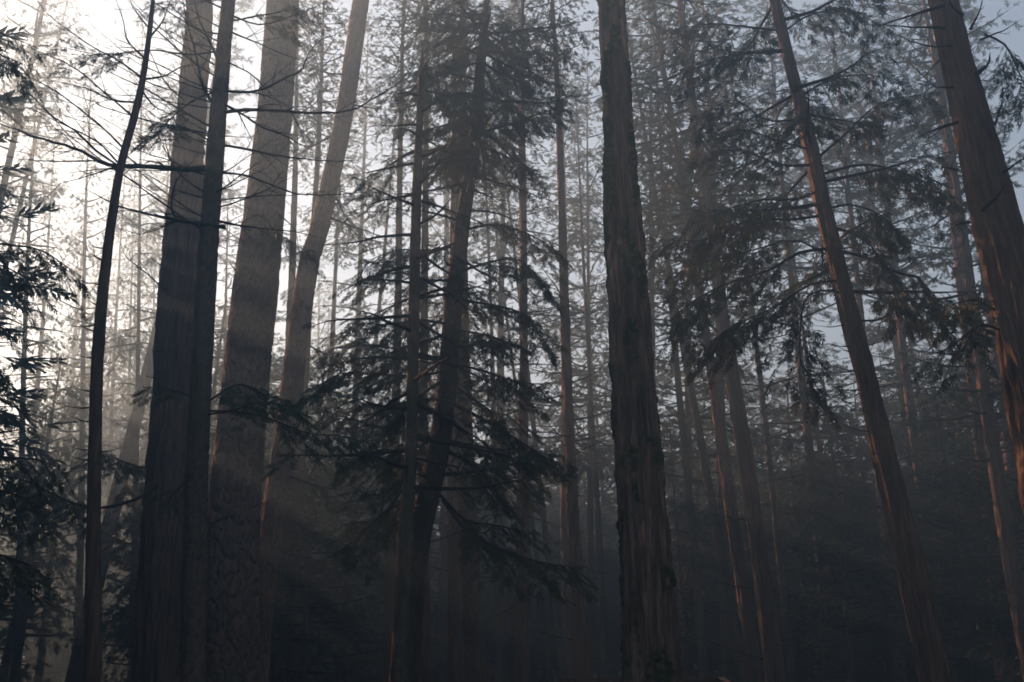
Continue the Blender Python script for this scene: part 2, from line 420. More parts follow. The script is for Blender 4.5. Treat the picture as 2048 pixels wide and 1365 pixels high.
def proto_trunk(name, kind, seed, H, r0):
    z = np.linspace(-0.4, H, 12); u = np.clip(z/H, 0, 1)
    r = r0*(1-u)**0.85*(1+0.35*np.exp(-np.maximum(z, 0)/0.5)) + 0.015
    x = 0.12*np.sin(z*0.21+seed)*np.clip(z/6, 0, 1); y = 0.12*np.cos(z*0.17+seed)*np.clip(z/6, 0, 1)
    return trunk_mesh(name, np.stack([x, y, z], 1), r, kind, seed, sides=48, dz=0.08 if H > 20 else 0.15, zfine=20, relief=1.1)
TRUNK = {"cedar": proto_trunk("cedar_trunk", "cedar", 31, 34, 0.30), "fir": proto_trunk("fir_trunk", "fir", 32, 34, 0.30),
         "pine": proto_trunk("pine_trunk", "pine", 33, 34, 0.30), "young": proto_trunk("young_trunk", "fir", 34, 14, 0.11)}
BARE = []
for k in range(5):
    rng = np.random.default_rng(200+k); mb = MB()
    bare_limb(mb, limb_path(0, 2.0, rng.uniform(-0.35, 0.1), rng.uniform(-0.2, 0.35), rng, 0.12), 0.022, rng, forks=5, sides=4)
    BARE.append(mb.mesh("bare_branch", [M_TWIG]))

RNG = np.random.default_rng(77)
def tree(kind, base, axis, diam, H, label, group=None, crown=True, nbare=0, cscale=1.0, ck=None, name=None, cz=None):
    """a tree of the shared kinds: Empty at its foot > trunk, crown, bare branches"""
    Hp = 14.0 if kind == "young" else 34.0; rp = 0.22 if kind == "young" else 0.60
    nm = name or {"cedar": "cedar_tree", "fir": "fir_tree", "pine": "pine_tree", "young": "young_fir_tree"}[kind]
    o = thing(nm, label, "tree", base, group)
    q = Vector((0, 0, 1)).rotation_difference(Vector(axis)); spin = Quaternion((0, 0, 1), RNG.uniform(0, 6.28))
    o.rotation_mode = 'QUATERNION'; o.rotation_quaternion = q @ spin
    s = diam/rp; k = H/Hp
    t = link("trunk", TRUNK[kind], o); t.scale = (s, s, k)
    if crown:
        lst = CROWN[ck or kind]; c = link("crown", lst[RNG.integers(len(lst))], o); c.rotation_euler = (0, 0, RNG.uniform(0, 6.28))
        zs = k if cz is None else cz
        c.scale = (k*cscale, k*cscale, zs); c.location = (0, 0, H-Hp*zs)
    for i in range(nbare):
        b = link("branch", BARE[RNG.integers(5)], o); z = H*RNG.uniform(0.07, 0.42)
        b.location = (0, 0, z); b.rotation_euler = (RNG.uniform(-.3, .3), RNG.uniform(-.25, .25), RNG.uniform(0, 6.28)); g = RNG.uniform(0.55, 1.15); b.scale = (g, g, g)
    return o

def px_tree(kind, xb, x2, y2, wpx, d, H, label, **kw):
    """stand a tree so that its stem runs from (xb, 1365) to (x2, y2) at distance d"""
    p1, p2 = at(xb, 1365, d), at(x2, y2, d); ax = nrm(p2-p1)
    base = p1 - ax*((p1[2]-float(terrain(p1[0], p1[1])))/ax[2])
    diam = wpx*zc(p1)/F_PX*1.0
    return tree(kind, base, ax, diam, H, label, **kw)

# ------------------------------------------------------------------ foreground trees, each built on its own
def near_tree(name, label, kind, pts, d, H, seed, sides=120, dz=0.024, flare=0.3, ztop=None, relief=1.0, bend=0.0):
    """pts: (x, y, width) of the stem in the photograph from the bottom up; d: distance"""
    P = [at(x, y, d) for x, y, _ in pts]; R = [wd/2*zc(p)/F_PX for p, (_, _, wd) in zip(P, pts)]
    ax = nrm(P[1]-P[0]); g = float(terrain(P[0][0], P[0][1])); k = (P[0][2]-g)/ax[2]; foot = P[0]-ax*k
    grow = (R[0]-R[1])/np.linalg.norm(P[1]-P[0]); rf = R[0]+max(0, grow)*k
    ax2 = nrm(P[-1]-P[-2]); top = P[-1] + ax2*max(0.5, (H-P[-1][2])/ax2[2])
    P = [foot-ax*0.35, foot, foot+ax*0.5*k] + P + [P[-1]+(top-P[-1])*0.5, top]
    R = [rf*(1+flare), rf*(1+flare*0.6), (rf+R[0])/2*1.02] + R + [R[-1]*0.6, 0.02]
    P = np.array(P); R = np.array(R)*(0.90 if kind in ("cedar", "red") else 0.97)
    o = thing(name, label, "tree", foot)
    zf = ztop if ztop else CAM[2]+d*math.tan(PITCH+math.radians(20))+0.5
    link("trunk", trunk_mesh("trunk", P-foot, R, kind, seed, sides=sides, dz=dz, zfine=zf, relief=relief), o)
    o["_d"] = d
    return o, foot, P

def stem_at(P, v):
    """point of a stem (world axis points) that is seen at picture height v"""
    Q = resample(P, 200); q = Q-CAM; z = q@FWD; y = CY - (q@UP)/z*F_PX
    i = int(np.argmin(np.abs(y-v))); return Q[i]

def px_path(pts, d0, d1): 
    n = len(pts); return np.array([at(x, y, d0+(d1-d0)*i/(n-1)) for i, (x, y) in enumerate(pts)])

def add_bare(o, foot, pts, d0, d1, r0, seed, forks=4, name="branch", depth=1):
    rng = np.random.default_rng(seed); mb = MB(); bare_limb(mb, px_path(pts, d0, d1)-foot, r0, rng, forks, 6, depth)
    return link(name, mb.mesh(name, [M_TWIG]), o)

def add_bough(o, foot, pts, d0, d1, r0, seed, kind="fir", lmat=None, **kw):
    rng = np.random.default_rng(seed); mb = MB(); lf = MB(); bough(mb, px_path(pts, d0, d1)-foot, r0, kind, rng, lf=lf, **kw)
    return leafy(mb, lf, lmat or L_FIR, o)

def leafy(mb, lf, lmat, o, name="bough"):
    """a limb of wood with its sprays as a sub-part"""
    w_ = link(name, mb.mesh(name, [M_TWIG]), o)
    if lf.v: link("foliage", lf.mesh("foliage", [lmat]), w_)
    return w_

def add_bough_free(o, foot, P, z, az, L, a, b, seed, kind, lmat, name="bough", **kw):
    rng = np.random.default_rng(seed); mb = MB()
    c = np.array([np.interp(z, P[:, 2], P[:, k]) for k in range(3)])
    path = limb_path(az, L, a, b, rng) + c - foot
    lf = MB(); bough(mb, path, 0.016+0.012*L, kind, rng, lf=lf, **kw)
    return leafy(mb, lf, lmat, o, name)

def top_crown(o, foot, P, z0, ck, Hp=34.0, cs=1.0, spin=0.0, pick=0):
    """the upper crown of a tall near tree, from height z0 to its tip"""
    H = P[-1][2]; me = CROWN[ck][pick]; zlow = {"cedar": 10, "fir": 11, "pine": 18, "young": 1}[ck]
    k = (H-z0)/(Hp-zlow); c = link("crown", me, o)
    m = np.array([np.interp((H+z0)/2, P[:, 2], P[:, j]) for j in range(3)])-foot
    tip = P[-1]-foot; lean = nrm(tip-m)
    c.rotation_mode = 'QUATERNION'; c.rotation_quaternion = Vector((0, 0, 1)).rotation_difference(Vector(lean)) @ Quaternion((0, 0, 1), spin)
    c.scale = (k*cs, k*cs, k); c.location = Vector(tip) - Vector(lean)*Hp*k
    return c

def stub(o, foot, x0, y0, x1, y1, d, r, seed, dd=0.0):
    rng = np.random.default_rng(seed); mx, my = (x0+x1)/2, (y0+y1)/2+abs(x1-x0)*0.06
    return add_bare(o, foot, [(x0, y0), (mx, my), (x1, y1)], d, d-dd, r, seed, forks=0)

# slender dark tree on the left
o, ft, P = near_tree("slender_tree", "slender dark dead-branched tree with short stubs, standing before the misty clearing", "thin",
    [(186, 1365, 34), (187, 1100, 29), (190, 885, 26), (196, 700, 24), (213, 520, 20), (240, 340, 16), (272, 220, 15), (290, 130, 12), (304, 20, 9)], 14, 13.2, 501, sides=64)
for i, (y, x1, y1) in enumerate([(498, 178, 488), (522, 170, 498), (570, 183, 566), (590, 186, 583), (612, 176, 600), (650, 134, 651), (664, 157, 649), (716, 153, 711), (783, 150, 776), (815, 127, 811), (845, 138, 833), (900, 143, 896), (922, 133, 908), (938, 158, 932), (1040, 130, 1028)]):
    q = stem_at(P, y); u = CX + (q-CAM)[0]/zc(q)*F_PX
    stub(o, ft, u-6, y, x1, y1, 14, 0.016, 600+i, RNG.uniform(-.2, .3))
for i, (y, x1, y1) in enumerate([(905, 248, 892), (655, 222, 655), (632, 219, 634), (684, 222, 686)]):
    q = stem_at(P, y); u = CX + (q-CAM)[0]/zc(q)*F_PX
    stub(o, ft, u+6, y, x1, y1, 14, 0.012, 630+i)
for i, (pp, d1) in enumerate([([(288, 158), (235, 122), (180, 95), (130, 58), (90, 25), (60, -10)], 12.5), ([(300, 75), (325, 40), (345, -15)], 14), ([(268, 236), (215, 190), (150, 140), (80, 105), (10, 75)], 13),
      ([(282, 160), (330, 152), (365, 132), (410, 130)], 14), ([(250, 300), (200, 250), (120, 185), (40, 140), (-20, 95)], 13), ([(292, 120), (255, 80), (245, 30), (225, -20)], 13.5),
      ([(275, 205), (225, 200), (160, 170), (90, 160)], 14.5), ([(240, 330), (190, 280), (110, 240), (30, 200)], 13.4), ([(300, 60), (270, 20), (250, -20)], 14), ([(283, 180), (310, 215), (350, 235)], 13.6)]):
    add_bare(o, ft, pp, 14, d1, 0.018, 640+i, 10)

# big cedar with the furrowed red-brown bark, left
o, ft, P = near_tree("cedar_tree", "thick furrowed cedar with straight red-brown trunk crossed by the sunbeam", "cedar",
    [(322, 1365, 108), (330, 1100, 92), (338, 885, 80), (358, 560, 74), (380, 280, 60), (400, 0, 50)], 20, 33, 511, sides=104, dz=0.032)
top_crown(o, ft, P, 25, "cedar", cs=1.2)
for i, pp in enumerate([[(335, 585), (295, 548), (255, 512), (240, 478)], [(340, 552), (320, 530), (300, 520)], [(322, 700), (300, 700)], [(318, 758), (292, 756)], [(372, 120), (330, 100), (290, 85)], [(368, 200), (330, 165), (300, 100), (285, 40)], [(352, 280), (310, 285), (280, 330)], [(345, 330), (335, 300), (328, 265)]]):
    add_bare(o, ft, pp, 19.4, 18.3, 0.022, 660+i, 3)
add_bough(o, ft, [(315, 972), (270, 1000), (205, 1016), (150, 1008), (100, 985), (50, 962), (0, 950)], 19.6, 16.5, 0.035, 670, "cedar", L_CEDAR, leaf=0.38, step=0.15, frond=0.26, fstep=0.11, droop=0.5, tw_max=0.7)
add_bough(o, ft, [(320, 930), (285, 935), (240, 920), (190, 900)], 20, 22, 0.02, 671, "cedar", L_CEDAR, leaf=0.3, step=0.15, frond=0.26, fstep=0.11, droop=0.4)

# dark straight tree in front of it, with the long bare limbs
o, ft, P = near_tree("fir_tree", "dark narrow fir with long bare crooked limbs reaching both ways, against the thick cedar", "fir",
    [(385, 1365, 50), (392, 1000, 46), (396, 885, 43), (413, 560, 40), (428, 335, 36), (442, 160, 31), (457, 0, 26)], 16, 17.5, 521, sides=88, dz=0.030)
T3 = [([(430, 335), (370, 338), (300, 333), (230, 329), (195, 320), (140, 292), (70, 268), (0, 243), (-40, 235)], 15, .050, 8), ([(232, 329), (190, 300), (150, 262), (100, 225), (40, 170), (-10, 130)], 15.4, .022, 5),
      ([(200, 322), (120, 322), (60, 318), (-20, 300)], 14.6, .016, 5), ([(450, 455), (400, 448), (350, 440), (290, 426), (230, 408), (160, 370)], 14.8, .034, 5), ([(352, 438), (342, 412), (352, 365), (376, 335), (394, 308)], 15, .020, 2),
      ([(436, 225), (405, 170), (392, 100), (378, 30), (372, -20)], 14.8, .032, 5), ([(440, 130), (418, 80), (395, 30), (385, -20)], 15.2, .03, 4),
      ([(440, 226), (500, 220), (560, 221), (620, 224), (690, 216), (750, 190), (800, 152), (830, 110)], 14.6, .032, 6), ([(440, 182), (500, 184), (540, 173), (575, 155), (600, 145), (620, 100), (660, 70), (700, 50)], 15, .026, 6),
      ([(440, 205), (480, 226), (530, 256), (590, 274), (640, 298)], 15.2, .028, 5), ([(440, 290), (500, 298), (580, 308), (660, 314), (740, 316)], 14.9, .026, 6), ([(436, 345), (490, 352), (550, 376), (600, 392), (680, 392), (740, 380)], 15.5, .022, 5),
      ([(450, 45), (510, 32), (570, 18), (620, -5)], 15, .02, 6), ([(450, 60), (500, 80), (560, 105), (640, 132)], 15, .018, 5), ([(425, 440), (480, 452), (560, 462), (650, 480)], 15.4, .022, 4),
      ([(452, 20), (410, 0), (390, -20)], 15, .02, 3), ([(445, 120), (500, 150), (540, 190), (570, 235)], 14.5, .016, 5), ([(442, 160), (380, 120), (320, 70), (270, 20), (230, -20)], 14.8, .022, 7), ([(432, 260), (360, 220), (290, 180), (220, 150), (140, 120)], 14.4, .02, 7),
      ([(425, 395), (360, 350), (330, 300), (325, 270)], 14.8, .018, 3), ([(420, 470), (330, 410), (250, 350), (150, 280), (60, 180)], 15.4, .018, 6)]
for i, (pp, d1, r, fk) in enumerate(T3): add_bare(o, ft, pp, 16, d1, r*1.1, 700+i, fk+4)
TR = np.random.default_rng(55)
for i in range(26):                       # finer dead twigs up the stem, mostly towards the light
    y0 = TR.uniform(-20, 470); u0 = 457-y0*0.084; sg = -1 if TR.random() < 0.68 else 1; ln = TR.uniform(150, 420)*(1 if sg < 0 else 0.75); rs = TR.uniform(-0.75, 0.05)
    pp = [(u0+sg*ln*t_, y0+rs*ln*t_*(0.7+0.5*t_)+TR.uniform(-12, 12)*t_) for t_ in (0, .2, .45, .7, 1.0)]
    add_bare(o, ft, pp, 16, TR.uniform(13.6, 17.5), TR.uniform(.010, .018), 2000+i, TR.integers(6, 12))
T3B = [([(408, 822), (470, 824), (520, 832), (570, 850), (620, 868), (680, 872), (735, 885)], 15.2, 0.45, .24), ([(400, 800), (360, 785), (320, 775), (298, 775)], 15, 0.25, .2), ([(415, 805), (460, 775), (490, 770), (530, 790), (570, 800)], 15, 0.3, .22),
       ([(412, 830), (470, 820), (520, 805), (590, 815)], 14.6, 0.3, .22), ([(400, 930), (370, 965), (345, 990), (335, 1015)], 15.2, 0.4, .18), ([(450, 70), (400, 60), (350, 20), (320, -20)], 15.2, .3, .2),
       ([(445, 100), (380, 110), (300, 100), (200, 110), (110, 90)], 14.2, .55, .2), ([(440, 300), (400, 270), (350, 250), (310, 255)], 14.8, .4, .2), ([(460, 30), (520, 50), (590, 30), (640, 10)], 14.6, .4, .22), ([(440, 180), (390, 200), (350, 230), (300, 280)], 14.5, .5, .2)]
for i, (pp, d1, lf, fr) in enumerate(T3B): add_bough(o, ft, pp, 16, d1, 0.016, 730+i, "fir", L_FIR, leaf=lf, step=0.13, frond=fr, fstep=0.09, droop=0.3, tw_max=0.5)

# plated pine
o, ft, P = near_tree("pine_tree", "stout pale pine with plated fissured bark, sunlit above", "pine",
    [(455, 1365, 122), (462, 1150, 112), (480, 885, 100), (512, 560, 88), (543, 300, 72), (566, 0, 64)], 22.5, 34, 531, sides=124, dz=0.034)
top_crown(o, ft, P, 27, "pine", cs=1.6)
for i, pp in enumerate([[(470, 540), (455, 520)], [(500, 560), (506, 548)], [(560, 430), (590, 460), (600, 500)]]): add_bare(o, ft, pp, 22, 21.4, 0.02, 745+i, 1)
add_bough(o, ft, [(500, 460), (480, 450), (520, 430), (560, 470), (620, 500)], 21.6, 20, 0.018, 748, "fir", L_FIR, leaf=0.3, step=0.16, frond=0.24, fstep=0.11, droop=0.5)

# second pine, leaning right
o, ft, P = near_tree("pine_tree", "narrower rough-barked pine leaning right beside the stout plated pine", "pine",
    [(508, 1365, 58), (530, 1150, 50), (569, 885, 45), (612, 560, 42), (643, 440, 38), (688, 230, 35), (722, 0, 33)], 24.5, 33.5, 541, sides=84, dz=0.036)
top_crown(o, ft, P, 27, "pine", cs=1.5, spin=1.2)
for i in range(16):
    z = 7+i*0.9; add_bough_free(o, ft, P, z, RNG.uniform(0, 6.28), RNG.uniform(1.0, 2.0), -0.4, 0.1, 760+i, "fir", L_FIR, leaf=0.35, step=0.22, frond=0.26, fstep=0.16, droop=0.5)

# central leaning fir with heavy boughs and its darker companion
o, ft, P = near_tree("fir_tree", "dark fir leaning right with heavy drooping leafy boughs in the middle", "fir",
    [(808, 1365, 62), (832, 1100, 54), (880, 885, 45), (897, 720, 38), (911, 560, 35), (926, 440, 30), (947, 300, 26), (960, 140, 21), (974, 0, 13)], 20, 17.8, 551, sides=88, dz=0.032)
HB = [([(885, 1000), (930, 1058), (1000, 1098), (1070, 1122), (1145, 1135)], 17.5, .26), ([(880, 990), (930, 1040), (985, 1050), (1060, 1065)], 18.6, .26), ([(893, 880), (940, 890), (1000, 900), (1055, 895)], 18, .28), ([(893, 900), (945, 930), (990, 980), (1010, 1010)], 18.5, .25),
      ([(895, 740), (840, 752), (760, 750), (690, 745), (620, 780)], 17.6, .30), ([(895, 720), (820, 705), (740, 690), (650, 700)], 18.2, .30), ([(905, 730), (960, 740), (1020, 760), (1085, 770)], 17.8, .30), ([(905, 770), (950, 800), (1000, 830), (1050, 815)], 18.2, .28),
      ([(890, 800), (830, 800), (770, 815), (710, 800)], 18.4, .28), ([(885, 870), (820, 900), (760, 900), (700, 925)], 18, .28), ([(880, 960), (820, 950), (760, 990), (720, 980)], 18.6, .26), ([(912, 560), (850, 560), (780, 540), (720, 560)], 18.4, .30),
      ([(915, 545), (980, 525), (1040, 520), (1095, 580)], 18.2, .30), ([(915, 600), (980, 610), (1050, 630), (1090, 690)], 18.4, .28), ([(905, 650), (840, 640), (770, 650), (690, 640)], 18.3, .30), ([(905, 660), (970, 670), (1030, 690)], 17.6, .30),
      ([(925, 480), (870, 500), (800, 500), (740, 520)], 18.6, .28), ([(930, 460), (990, 450), (1060, 470), (1110, 500)], 18.6, .28), ([(870, 1010), (820, 1020), (760, 1080), (720, 1060)], 18.8, .25)]
for i, (pp, d1, fr) in enumerate(HB): add_bough(o, ft, pp, 20, d1, 0.03, 800+i, "fir", L_FIR, leaf=0.22, step=0.14, frond=fr, fstep=0.115, droop=0.35, tw_max=0.75)
ztop = P[-1][2]
for i in range(62):
    z = 4.8 + (ztop-0.6-4.8)*((i+RNG.uniform(0, 1))/62); u = z/ztop
    dense = (z < 10.6) or (z > 13.2)
    if RNG.random() < 0.28: continue
    L = (2.5*(1-u)**0.6+0.5)*RNG.uniform(0.6, 1.1) if z < 13 else RNG.uniform(1.3, 2.3)*(1.3-0.5*u)
    add_bough_free(o, ft, P, z, i*2.4+RNG.uniform(-.5, .5), L, RNG.uniform(-0.6, 0.15), RNG.uniform(-0.3, 0.25), 830+i, "fir", L_FIR,
        leaf=0.15 if dense else 0.4, step=(0.13 if z > 13 else 0.17) if dense else 0.26, frond=0.28, fstep=0.14, droop=0.35, bare=0.0 if dense else 0.45)

for i in range(18):
    add_bough_free(o, ft, P, RNG.uniform(13.6, ztop-1.0), i*2.4, RNG.uniform(1.3, 2.3), RNG.uniform(-0.3, 0.1), RNG.uniform(-0.2, 0.1), 1200+i, "fir", L_FIR, leaf=0.12, step=0.12, frond=0.28, fstep=0.12, droop=0.35)
o, ft, P = near_tree("fir_tree", "straight dark companion fir with thin drooping dead limbs, left of the leaning fir", "fir",
    [(800, 1365, 36), (812, 1050, 30), (822, 885, 26), (832, 440, 21), (837, 300, 17), (843, 150, 13)], 17, 14.2, 561, sides=64, dz=0.036)
ztop = P[-1][2]
for i in range(46):
    z = 5.0 + (ztop-5.4)*((i+RNG.uniform(0, 1))/46); u = z/ztop
    add_bough_free(o, ft, P, z, i*2.4+RNG.uniform(-.5, .5), (2.1*(1-u)**0.7+0.5)*RNG.uniform(0.6, 1.1), RNG.uniform(-0.3, 0.05), RNG.uniform(-0.3, 0.25), 900+i, "fir", L_FIR,
        leaf=0.35, step=0.24, frond=0.28, fstep=0.15, droop=0.4, bare=0.75 if z < 10.5 else 0.1)

# shaggy red trunk right of centre
o, ft, P = near_tree("cedar_tree", "shaggy mossy red-brown trunk standing alone, nearest and right of centre", "red",
    [(1305, 1365, 106), (1290, 1100, 92), (1276, 885, 83), (1258, 620, 73), (1246, 440, 65), (1234, 220, 57), (1222, 0, 51)], 15, 33, 571, sides=140, dz=0.026)
top_crown(o, ft, P, 20, "cedar", cs=1.0, pick=1)
for i, (a, b, c, e) in enumerate([(1203, 170, 1190, 168), (1203, 119, 1189, 118), (1265, 268, 1272, 262), (1208, 330, 1200, 322)]): stub(o, ft, a, b, c, e, 14.7, 0.012, 980+i)

# leaning cedar on the right
o, ft, P = near_tree("cedar_tree", "leaning cedar with dead stubs below and leafy limbs above, second trunk from the right edge", "cedar",
    [(1870, 1365, 62), (1815, 1100, 54), (1763, 885, 47), (1707, 660, 41), (1653, 440, 35), (1622, 300, 30), (1582, 140, 25), (1549, 0, 21)], 19, 23, 581, sides=96, dz=0.032)
CB = [([(1660, 498), (1600, 505), (1540, 540), (1460, 565), (1390, 600), (1340, 640)], 17.6, .05, .30), ([(1668, 500), (1740, 518), (1800, 550), (1835, 552), (1875, 610), (1960, 655)], 17.5, .045, .45), ([(1640, 350), (1720, 330), (1790, 340), (1870, 375), (1920, 400)], 17.8, .04, .28),
      ([(1630, 320), (1690, 270), (1740, 220), (1780, 200), (1850, 190)], 18.2, .035, .3), ([(1630, 330), (1560, 330), (1480, 300), (1400, 310)], 18, .04, .25), ([(1600, 240), (1530, 240), (1470, 200), (1400, 230)], 18.4, .03, .3), ([(1560, 62), (1500, 55), (1420, 48), (1340, 62)], 18.4, .035, .35),
      ([(1565, 105), (1490, 108), (1420, 120), (1360, 140)], 18.6, .03, .35), ([(1648, 430), (1580, 440), (1500, 440), (1410, 480), (1320, 480)], 18, .04, .25), ([(1690, 590), (1650, 580), (1610, 600), (1600, 680), (1605, 740), (1640, 800)], 17.6, .03, .4), ([(1648, 420), (1700, 410), (1760, 430), (1800, 470)], 17.8, .03, .25),
      ([(1640, 380), (1590, 400), (1520, 400), (1450, 420), (1370, 430)], 17.4, .035, .25), ([(1690, 560), (1620, 570), (1540, 620), (1470, 650), (1400, 700)], 17.4, .03, .3), ([(1650, 450), (1730, 480), (1780, 560), (1800, 630)], 17.4, .03, .35), ([(1590, 200), (1660, 160), (1730, 150), (1790, 160)], 18.5, .03, .3),
      ([(1560, 70), (1620, 30), (1700, 20), (1770, 60)], 18.8, .03, .3), ([(1620, 300), (1550, 280), (1490, 260), (1430, 270)], 17.6, .03, .25), ([(1700, 640), (1760, 640), (1810, 600), (1880, 600)], 17.5, .03, .35), ([(1670, 520), (1590, 480), (1510, 500), (1430, 520), (1340, 540)], 19.6, .03, .25)]
for i, (pp, d1, r, lf) in enumerate(CB): add_bough(o, ft, pp, 19, d1, r*0.75, 1000+i, "cedar", L_CEDAR, leaf=lf, step=0.17, frond=0.30, fstep=0.13, droop=0.55, tw_max=0.8)
for i in range(26):
    z = 9.5 + 13*((i+RNG.uniform(0, 1))/26); add_bough_free(o, ft, P, z, i*2.4+RNG.uniform(-.5, .5), RNG.uniform(1.4, 2.8), -0.2, 0.12, 1030+i, "cedar", L_CEDAR, leaf=0.25, step=0.2, frond=0.32, fstep=0.15, droop=0.55)
for i, (y, x1, y1) in enumerate([(648, 1633, 650), (693, 1652, 686), (703, 1684, 700), (743, 1662, 732), (780, 1661, 773), (820, 1709, 822), (865, 1670, 842), (905, 1726, 908)]):
    q = stem_at(P, y); u = CX + (q-CAM)[0]/zc(q)*F_PX; stub(o, ft, u-6, y, x1, y1, 19, 0.018, 1060+i, RNG.uniform(0, .5))
for i, (y, x1, y1) in enumerate([(500, 1745, 478), (690, 1762, 684), (755, 1775, 752), (775, 1795, 765), (872, 1795, 873), (920, 1822, 914)]):
    q = stem_at(P, y); u = CX + (q-CAM)[0]/zc(q)*F_PX; stub(o, ft, u+6, y, x1, y1, 19, 0.018, 1070+i, RNG.uniform(0, .5))

# big trunk at the right edge
o, ft, P = near_tree("cedar_tree", "broad leaning reddish cedar trunk cut by the right edge, with broken stubs", "cedar",
    [(2150, 1365, 118), (2085, 900, 104), (2020, 560, 92), (1975, 380, 80), (1938, 220, 68), (1886, 0, 54)], 13.5, 30, 591, sides=120, dz=0.028)
top_crown(o, ft, P, 15, "cedar", cs=1.0, spin=2.0)
RB = [([(1885, 12), (1830, 28), (1770, 46)], 12.6, .035), ([(1890, 56), (1820, 52), (1730, 45)], 12.8, .022), ([(1905, 92), (1860, 92), (1810, 78), (1770, 60)], 12.6, .018), ([(1915, 245), (1870, 262), (1835, 280)], 12.8, .03), ([(1905, 175), (1880, 175), (1866, 182)], 12.6, .018),
      ([(1915, 340), (1890, 336), (1875, 340)], 13, .018), ([(1940, 445), (1915, 450), (1890, 470)], 13, .02), ([(1950, 150), (1975, 130), (1978, 110)], 12.7, .035), ([(1940, 60), (1960, 20), (1965, -10)], 12.8, .025), ([(1965, 420), (1998, 390), (2015, 365)], 12.4, .035),
      ([(2000, 350), (2030, 330), (2060, 310)], 12.6, .025), ([(1990, 250), (2004, 200), (1998, 150)], 12.8, .016), ([(1925, 30), (1905, 15), (1890, -5)], 12.6, .03), ([(1960, 80), (1985, 70), (2010, 60), (2040, 40)], 13, .018), ([(1880, 120), (1840, 160), (1810, 180)], 13, .014)]
for i, (pp, d1, r) in enumerate(RB): add_bare(o, ft, pp, 13.3, d1, r, 1080+i, 1 if i % 3 else 3)
for i, pp in enumerate([[(2000, 660), (1960, 650), (1920, 680), (1890, 700)], [(1990, 620), (1950, 600), (1900, 610)], [(1970, 70), (2010, 90), (2040, 150), (2060, 200)]]):
    add_bough(o, ft, pp, 13.5, 12.4, 0.016, 1100+i, "cedar", L_CEDAR, leaf=0.25, step=0.14, frond=0.22, fstep=0.1, droop=0.5, tw_max=0.5)

# leafy tree whose stem stands just outside the left edge
o, ft, P = near_tree("cedar_tree", "leafy cedar at the left edge, only its dark drooping sprays in view", "cedar", [(-150, 1365, 40), (-130, 700, 32), (-100, 0, 20)], 13, 17, 595, sides=48, dz=0.08)
LB = [[(-130, 470), (-60, 480), (10, 490), (80, 500), (150, 545)], [(-130, 500), (-60, 520), (0, 530), (60, 560)], [(-130, 600), (-70, 620), (-20, 640), (20, 660)], [(-130, 660), (-70, 690), (-20, 720), (10, 760)], [(-130, 880), (-60, 900), (10, 915), (80, 920), (120, 940)], [(-130, 960), (-50, 970), (30, 990), (90, 1020)],
      [(-135, 1080), (-70, 1090), (0, 1110), (60, 1130)], [(-135, 1120), (-60, 1140), (0, 1160), (55, 1150)], [(-120, 30), (-60, 40), (10, 70), (60, 90)], [(-120, 90), (-60, 90), (0, 110), (50, 130)], [(-130, 780), (-60, 800), (0, 830)]]
for i, pp in enumerate(LB): add_bough(o, ft, pp, 13, 11.6+(i % 3)*0.5, 0.022, 1120+i, "cedar", L_CEDAR, leaf=0.3, step=0.17, frond=0.19, fstep=0.10, droop=0.5, tw_max=0.45)
for i, pp in enumerate([[(-130, 700), (-40, 740), (20, 760), (60, 700)], [(-130, 760), (-40, 800), (30, 810), (75, 790)], [(-130, 820), (-40, 850), (40, 860), (80, 830)], [(-130, 640), (-30, 680), (40, 680), (70, 640)]]): add_bare(o, ft, pp, 13, 12, 0.016, 1140+i, 6)

